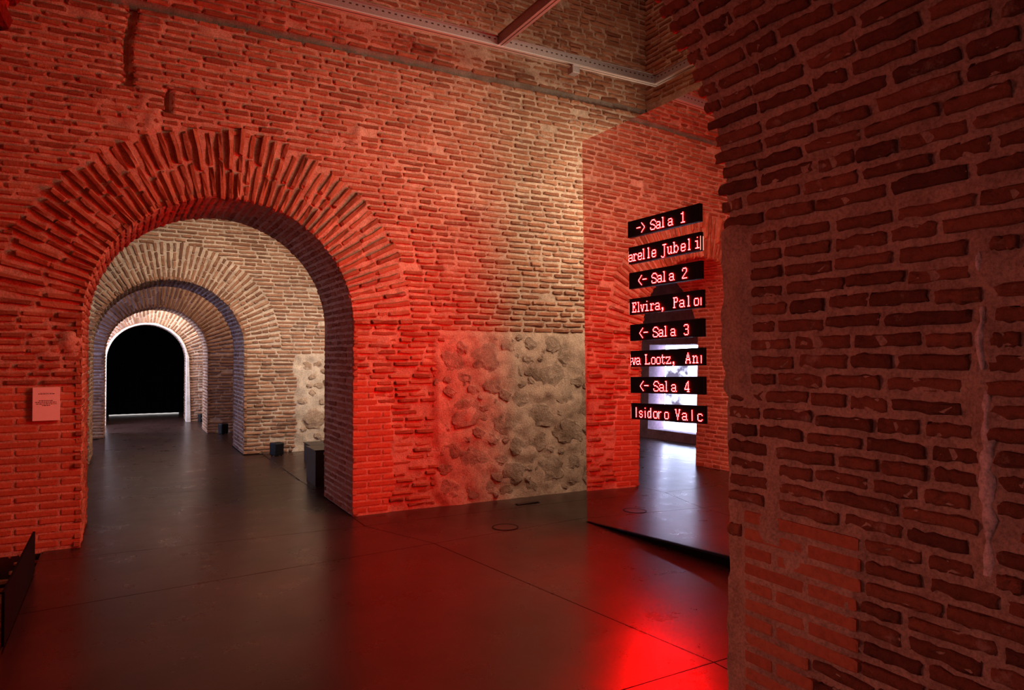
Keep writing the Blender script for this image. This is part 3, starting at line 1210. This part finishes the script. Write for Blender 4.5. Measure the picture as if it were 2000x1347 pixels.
GL = {
    'S': ["..####..", ".#....#.", "#......#", "#.......", ".###....", "....##..", "......#.", "#......#", "#.....#.", ".#####.."],
    'a': [".####..", "#....#.", ".....#.", ".#####.", "#....#.", "#....#.", ".####.#"],
    'l': ["##...", ".#...", ".#...", ".#...", ".#...", ".#...", ".#...", ".#...", ".#...", "###.."],
    'L': ["###....", ".#.....", ".#.....", ".#.....", ".#.....", ".#.....", ".#.....", ".#.....", ".#....#", "#######"],
    '1': ["..#..", "###..", "..#..", "..#..", "..#..", "..#..", "..#..", "..#..", "..#..", "#####"],
    '2': [".####.", "#....#", "#....#", ".....#", "....#.", "...#..", "..#...", ".#....", "#.....", "######"],
    '3': [".####.", "#....#", ".....#", ".....#", "..###.", ".....#", ".....#", ".....#", "#....#", ".####."],
    '4': ["....#.", "...##.", "..#.#.", "..#.#.", ".#..#.", ".#..#.", "#...#.", "######", "....#.", "...###"],
    '-': ["......", "......", "......", "......", "######", "......", "......", "......", "......", "......"],
    '>': ["#....", ".#...", "..#..", "...#.", "....#", "....#", "...#.", "..#..", ".#...", "#...."],
    '<': ["....#", "...#.", "..#..", ".#...", "#....", "#....", ".#...", "..#..", "...#.", "....#"],
    'r': ["##.##.", ".##..#", ".#....", ".#....", ".#....", ".#....", "####.."],
    'e': [".####.", "#....#", "#....#", "######", "#.....", "#....#", ".####."],
    'J': ["..#####", "....#..", "....#..", "....#..", "....#..", "....#..", "....#..", "....#..", "....#..", "....#..", "#...#..", ".###..."],
    'u': ["##..##.", ".#...#.", ".#...#.", ".#...#.", ".#...#.", ".#..##.", "..##.##"],
    'b': ["##.....", ".#.....", ".#.....", ".#.##..", ".##..#.", ".#....#", ".#....#", ".#....#", ".##..#.", "##.##.."],
    'i': ["..#..", ".....", "....." , "###..", "..#..", "..#..", "..#..", "..#..", "..#..", "#####"],
    'E': ["######.", ".#...#.", ".#...#.", ".#.#...", ".###...", ".#.#...", ".#.....", ".#...#.", ".#...#.", "######."],
    'v': ["##..##", ".#..#.", ".#..#.", ".#..#.", "..##..", "..##..", "..##.."],
    ',': ["##", "##", ".#", "#."],
    'P': ["#####.", ".#...#", ".#...#", ".#...#", ".####.", ".#....", ".#....", ".#....", ".#....", "###..."],
    'o': [".####.", "#....#", "#....#", "#....#", "#....#", "#....#", ".####."],
    't': [".#...", ".#...", "#####", ".#...", ".#...", ".#...", ".#...", ".#..#", "..##."],
    'z': ["######.", "#....#.", "....#..", "...#...", "..#....", ".#....#", "#######"],
    'A': ["...#...", "...#...", "..#.#..", "..#.#..", "..#.#..", ".#...#.", ".#####.", ".#...#.", "#.....#", "##...##"],
    'n': ["##.##..", ".##..#.", ".#...#.", ".#...#.", ".#...#.", ".#...#.", "###.###"],
    'I': ["#", "#", "#", "#", "#", "#", "#", "#", "#", "#"],
    's': [".###.", "#...#", "#....", ".###.", "....#", "#...#", ".###."],
    'd': ["....#", "....#", "....#", ".####", "#...#", "#...#", "#...#", "#...#", "#..##", ".##.#"],
    'R': [".#.##", ".##..", ".#...", ".#...", ".#...", ".#...", ".#..."],
    'V': ["##...##", ".#...#.", ".#...#.", ".#...#.", "..#.#..", "..#.#..", "..#.#..", "...#...", "...#...", "...#..."],
    'c': [".####.", "#....#", "#.....", "#.....", "#.....", "#....#", ".####."],
    'j': ["#", ".", ".", "#", "#", "#", "#", "#", "#", "#"],
    'm': ["#", "#", "#", "#", "#", "#", "#"],
    ':': ["#.", "..", "..", ".#", "#.", "..", "#."],
}
SALA = [('S', 33), ('a', 41), ('l', 49), ('a', 57)]
SIGNS = [
    (((1226, 433), (1226.5, 465), (1366, 397), (1366.5, 431)), [('-', 13), ('>', 20)] + SALA + [('1', 74)]),
    (((1227.5, 484), (1228, 516), (1367, 452), (1368, 489)), [('a', 0), ('r', 7), ('e', 14), ('l', 21), ('l', 28), ('e', 34), ('J', 47), ('u', 55), ('b', 63), ('e', 73), ('l', 82), ('i', 91)]),
    (((1228.5, 533), (1229, 565), (1368.5, 509), (1369, 543)), [('<', 14), ('-', 20)] + SALA + [('2', 74)]),
    (((1229, 584), (1230, 615), (1371, 565), (1372, 600)), [('E', 4), ('l', 12), ('v', 16), ('i', 23), ('r', 30), ('a', 37), (',', 46), ('P', 61), ('a', 69), ('l', 79), ('o', 87), ('m', 95)]),
    (((1230.5, 634.5), (1231, 665.5), (1372, 621), (1372.5, 657)), [('<', 14), ('-', 20)] + SALA + [('3', 74)]),
    (((1231.5, 685.5), (1232, 716), (1373, 678), (1374, 713.5)), [(':', 0), ('v', 2), ('a', 8), ('L', 21), ('o', 30), ('o', 37), ('t', 44), ('z', 50), (',', 59), ('A', 75), ('n', 84), ('m', 94)]),
    (((1231.5, 736), (1232, 767), (1374, 735), (1374, 770.5)), [('<', 14), ('-', 20)] + SALA + [('4', 74)]),
    (((1232.5, 787), (1233, 817.5), (1375, 792), (1375.5, 828)), [('I', 7), ('s', 12), ('j', 20), ('d', 24), ('o', 32), ('R', 38), ('o', 47), ('V', 61), ('a', 70), ('I', 82), ('c', 89)]),
]
DESC = [
    'topmost black LED sign on the mirror, red text Sala 1 with right arrow',
    'second LED sign from the top, scrolling red text ending in Jubeli',
    'third black LED sign from the top, red text Sala 2 with left arrow',
    'fourth LED sign from the top, scrolling red text starting with Elvira',
    'fifth black LED sign from the top, red text Sala 3 with left arrow',
    'sixth LED sign from the top, scrolling red text with Lootz in it',
    'seventh black LED sign from the top, red text Sala 4 with left arrow',
    'bottom LED sign on the mirror, scrolling red text starting with Isidoro',
]
NC, NR = 96, 16
OFF = 0.018
for si, (q, txt) in enumerate(SIGNS):
    tl, bl_, tr_, br = [onm(px, py, OFF) for px, py in q]
    # keep the sign a clean parallelogram-free rectangle close to the measured corners
    ux = ((tr_ - tl) + (br - bl_)) / 2
    uz = ((tl - bl_) + (tr_ - br)) / 2
    c = (tl + bl_ + tr_ + br) / 4
    W_, H_ = np.linalg.norm(ux), np.linalg.norm(uz)
    ux /= W_
    uz = uz - ux * (uz @ ux)
    uz /= np.linalg.norm(uz)
    P00 = c - ux * W_ / 2 - uz * H_ / 2
    root = empty('led_sign', tuple(c - uz * H_ / 2), DESC[si], 'sign', 'red LED signs stacked on the mirror')

    def P(u, v, off):
        return P00 + ux * u * W_ + uz * v * H_ - nM * off

    b = BM()
    p0 = [P(0, 0, 0), P(1, 0, 0), P(1, 1, 0), P(0, 1, 0)]
    p1 = [x_ + nM * (OFF - 0.004) for x_ in p0]
    b.hexa(p1 + p0)
    b.build('housing', M_black, root)
    b = BM()
    e1, e2 = 0.004, 0.025
    p0 = [P(e1, e2, 0.003), P(1 - e1, e2, 0.003), P(1 - e1, 1 - e2, 0.003), P(e1, 1 - e2, 0.003)]
    p1 = [P(e1, e2, -0.001), P(1 - e1, e2, -0.001), P(1 - e1, 1 - e2, -0.001), P(e1, 1 - e2, -0.001)]
    b.hexa(p1 + p0)
    scr = b.build('screen', M_screen, root)
    for ch, col in txt:
        b = BM()
        g = GL[ch]
        base = 14
        if ch == ',':
            base = 16
        if ch == 'J':
            base = 16
        for r_i, rowt in enumerate(g):
            row = base - len(g) + r_i
            for c_i, s_ in enumerate(rowt):
                cc_ = col + c_i
                if s_ != '#' or cc_ >= NC:
                    continue
                u0 = (cc_ + 0.19) / NC
                u1 = (cc_ + 0.81) / NC
                v1 = 1 - (row + 0.19) / NR
                v0 = 1 - (row + 0.81) / NR
                u0, u1 = 0.005 + u0 * 0.99, 0.005 + u1 * 0.99
                b.add([P(u0, v0, 0.0045), P(u1, v0, 0.0045), P(u1, v1, 0.0045), P(u0, v1, 0.0045)], [(0, 1, 2, 3)])
        b.build('lit_letter', M_led, scr)
    if si % 2:
        for u in (-0.0015,) + ((1.0015,) if si == 1 else ()):
            b = BM()
            p0 = [P(u - 0.0011, 0.03, 0), P(u + 0.0011, 0.03, 0), P(u + 0.0011, 0.78, 0), P(u - 0.0011, 0.78, 0)]
            p1 = [x_ + nM * 0.006 for x_ in p0]
            b.hexa(p1 + p0)
            b.build('edge_glow_strip', M_edge, root)  # emissive strip stands in for the glow along the sign end

# ------------------------------------------------------------------ suspended light track
TZ = 4.66
tx, ty = 5.23, 6.10
trk = empty('light_track', (tx, ty, TZ), 'aluminium light track hanging in a corner frame below the upper brick wall', 'light track')


def track_beam(a, b_, name, mat_s, mat_b, holes):
    """U-shaped trunking with a perforated side and a flat bottom, from a to b"""
    a, b_ = np.array(a, float), np.array(b_, float)
    d = b_ - a
    L = np.linalg.norm(d)
    d /= L
    s = np.cross(d, EZ)           # sideways
    m_ = BM()

    def bar(o0, o1, z0, z1, l0=0.0, l1=None):
        l1 = L if l1 is None else l1
        pts = []
        for z in (z0, z1):
            for (l, o) in ((l0, o0), (l1, o0), (l1, o1), (l0, o1)):
                pts.append(a + d * l + s * o + EZ * z)
        m_.hexa(pts)
    bar(-0.035, 0.035, -0.012, 0.0)          # bottom plate
    o = None
    bo = m_.build(name, mat_b, trk)
    m_ = BM()
    for sg in (1, -1):
        m_ = BM()
        bar(min(sg * 0.030, sg * 0.034), max(sg * 0.030, sg * 0.034), 0.0, 0.087)
        bar(min(sg * 0.030, sg * 0.042), max(sg * 0.030, sg * 0.042), 0.085, 0.09)
        m_.build('side_flange', mat_s, trk)
    m_ = BM()
    if holes:
        nh = int(L / 0.06)
        for i in range(nh):
            l = 0.04 + i * 0.06
            for o_ in (0.0345,):
                bar(o_, o_ + 0.0006, 0.045, 0.058, l, l + 0.022)
        m_.build('slot_row', M_ink, trk, 'stuff')
    m_ = BM()
    bar(-0.004, 0.004, -0.0135, -0.0118)
    m_.build('track_groove', M_ink, trk)
    return bo


track_beam((-1.2, ty, TZ), (tx + 0.035, ty, TZ), 'long_beam', M_alu_d, M_alu, True)
track_beam((tx, ty - 0.036, TZ), (tx, 2.5, TZ), 'side_beam', M_alu_d, M_alu, True)
track_beam((3.24, ty - 0.036, TZ + 0.012), (3.24, 2.5, TZ + 0.012), 'cross_beam', M_alu_d, M_alu_d, False)
for (wx, wy) in ((0.2, ty), (2.62, ty), (3.95, ty), (5.0, ty), (tx, 5.6), (tx, 4.4), (3.24, 3.6)):
    b = BM()
    b.tube((wx, wy, TZ + 0.0), (wx, wy, 7.05), 0.0022, 6)
    b.tube((wx, wy, TZ + 0.02), (wx, wy, TZ + 0.10), 0.007, 8)
    b.build('suspension_wire', M_alu_d, trk)
ad = empty('track_adapter', (4.12, ty, TZ), 'small clear metal adapter clipped under the light track', 'adapter')
b = BM()
b.box(4.075, 4.165, ty - 0.055, ty + 0.045, TZ - 0.105, TZ - 0.035)
b.build('box', M_alu_d, ad, bevel=0.006)
b = BM()
b.box(4.085, 4.155, ty - 0.05, ty - 0.02, TZ - 0.04, TZ - 0.0145)
b.box(4.105, 4.135, ty - 0.03, ty + 0.03, TZ - 0.04, TZ - 0.0145)
b.build('clip', M_alu, ad)

# ------------------------------------------------------------------ notice on the wall
ntc = empty('wall_notice', (-0.547, A1.Y - 0.03, 1.07), 'small white printed sheet fixed to the brick jamb left of the big arch', 'notice')
b = BM()
b.box(-0.640, -0.454, A1.Y - 0.030, A1.Y - 0.012, 1.070, 1.342)
b.build('sheet', M_paper, ntc)
b = BM()


def words(z, x0, x1, h_):
    x = x0
    while x < x1 - 0.004:
        L = min(rng.uniform(0.006, 0.02), x1 - x)
        b.box(x, x + L, A1.Y - 0.0306, A1.Y - 0.0299, z, z + h_)
        x += L + 0.0035


words(1.298, -0.590, -0.502, 0.0012)
words(1.286, -0.602, -0.490, 0.0055)
for z, x0, x1 in ((1.230, -0.598, -0.498), (1.217, -0.622, -0.476), (1.204, -0.616, -0.476), (1.191, -0.576, -0.520)):
    words(z, x0, x1, 0.0055)
b.build('print', M_ink, ntc, 'stuff')

# ------------------------------------------------------------------ black floor speakers, benches, kerb, floor cover
def floor_box(x, y, w, d, h_, rz, label):
    r = empty('floor_speaker', (x, y, 0), label, 'speaker', 'black boxes on the floor by the arches')
    r.rotation_euler = (0, 0, rz)

    def part(name, bm_, mat, bev=0.0):
        o = bm_.build(name, mat, None, bevel=bev)
        o.parent = r
        return o
    q = BM()
    q.box(-w / 2, w / 2, -d / 2, d / 2, 0.012, h_)
    part('cabinet', q, M_black, 0.018)
    q = BM()
    q.box(-w * 0.40, w * 0.40, -d / 2 - 0.006, -d / 2 + 0.004, 0.035, h_ - 0.025)
    part('grille', q, M_blackm, 0.003)
    for sx in (-1, 1):
        for sy in (-1, 1):
            q = BM()
            q.tube((sx * w * 0.32, sy * d * 0.32, 0), (sx * w * 0.32, sy * d * 0.32, 0.02), 0.012)
            part('foot', q, M_black)


floor_box(2.16, 11.66, 0.17, 0.15, 0.215, 0.45, 'nearest small black box speaker on floor, against the second arch wall')
floor_box(1.80, 15.42, 0.15, 0.14, 0.215, 0.45, 'middle small black box speaker on floor by the orange-lit third arch')
floor_box(1.66, 18.42, 0.13, 0.13, 0.20, 0.45, 'farthest small black box speaker on floor beside the white-lit last arch')

bn = empty('plinth', (2.55, 10.7, 0), 'low dark grey box bench half hidden behind the right arch jamb, farther one', 'plinth')
b = BM()
b.box(2.42, 3.1, 10.45, 10.90, 0.0, 0.275)
b.build('body', M_darkgrey, bn, bevel=0.004)
b = BM()
b.box(2.41, 3.11, 10.44, 10.91, 0.275, 0.287)
b.build('lid', M_darkgrey, bn, bevel=0.002)
bn = empty('plinth', (2.4, 8.9, 0), 'taller dark grey box just inside the right arch jamb, nearer one', 'plinth')
b = BM()
b.box(2.075, 2.7, 8.72, 9.2, 0.0, 0.425)
b.build('body', M_darkgrey, bn, bevel=0.004)
b = BM()
b.box(2.065, 2.71, 8.71, 9.21, 0.425, 0.44)
b.build('lid', M_darkgrey, bn, bevel=0.002)

kb = empty('kerb_panel', (-0.567, 5.5, 0), 'low black guard panel along the floor pit at lower left', 'panel')
b = BM()
b.box(-0.575, -0.560, 4.75, 6.28, 0.0, 0.30)
b.build('board', M_blackm, kb, bevel=0.002)
b = BM()
b.box(-0.585, -0.575, 4.9, 4.96, -0.2, 0.24)
b.build('bracket', M_black, kb)
b = BM()
b.box(-0.585, -0.575, 6.05, 6.11, -0.2, 0.24)
b.build('bracket', M_black, kb)

sk = empty('floor_socket', (3.84, 6.58, 0), 'small dark floor socket with lifted lid near the rubble stone panel', 'socket')
b = BM()
b.box(3.70, 3.98, 6.55, 6.61, 0.0005, 0.003)
b.build('frame', M_blackm, sk)
b = BM()
b.hexa([(3.71, 6.556, 0.004), (3.97, 6.556, 0.012), (3.97, 6.604, 0.016), (3.71, 6.604, 0.008), (3.71, 6.556, 0.008), (3.97, 6.556, 0.016), (3.97, 6.604, 0.020), (3.71, 6.604, 0.012)])
b.build('lid', M_floor, sk)
ds = empty('floor_cover', (3.131, 5.779, 0), 'flat round metal cover set in the dark floor in front of the mirror', 'cover')
b = BM()
b.tube((3.131, 5.779, -0.004), (3.131, 5.779, 0.003), 0.11, 40)
b.build('disc', M_floor, ds)
b = BM()
for i in range(40):
    a0, a1 = 2 * math.pi * i / 40, 2 * math.pi * (i + 1) / 40
    pts = []
    for z in (-0.004, 0.005):
        for (a_, rr) in ((a0, 0.112), (a0, 0.125), (a1, 0.125), (a1, 0.112)):
            pts.append((3.131 + rr * math.cos(a_), 5.779 + rr * math.sin(a_), z))
    b.hexa(pts)
b.build('rim', M_black, ds)
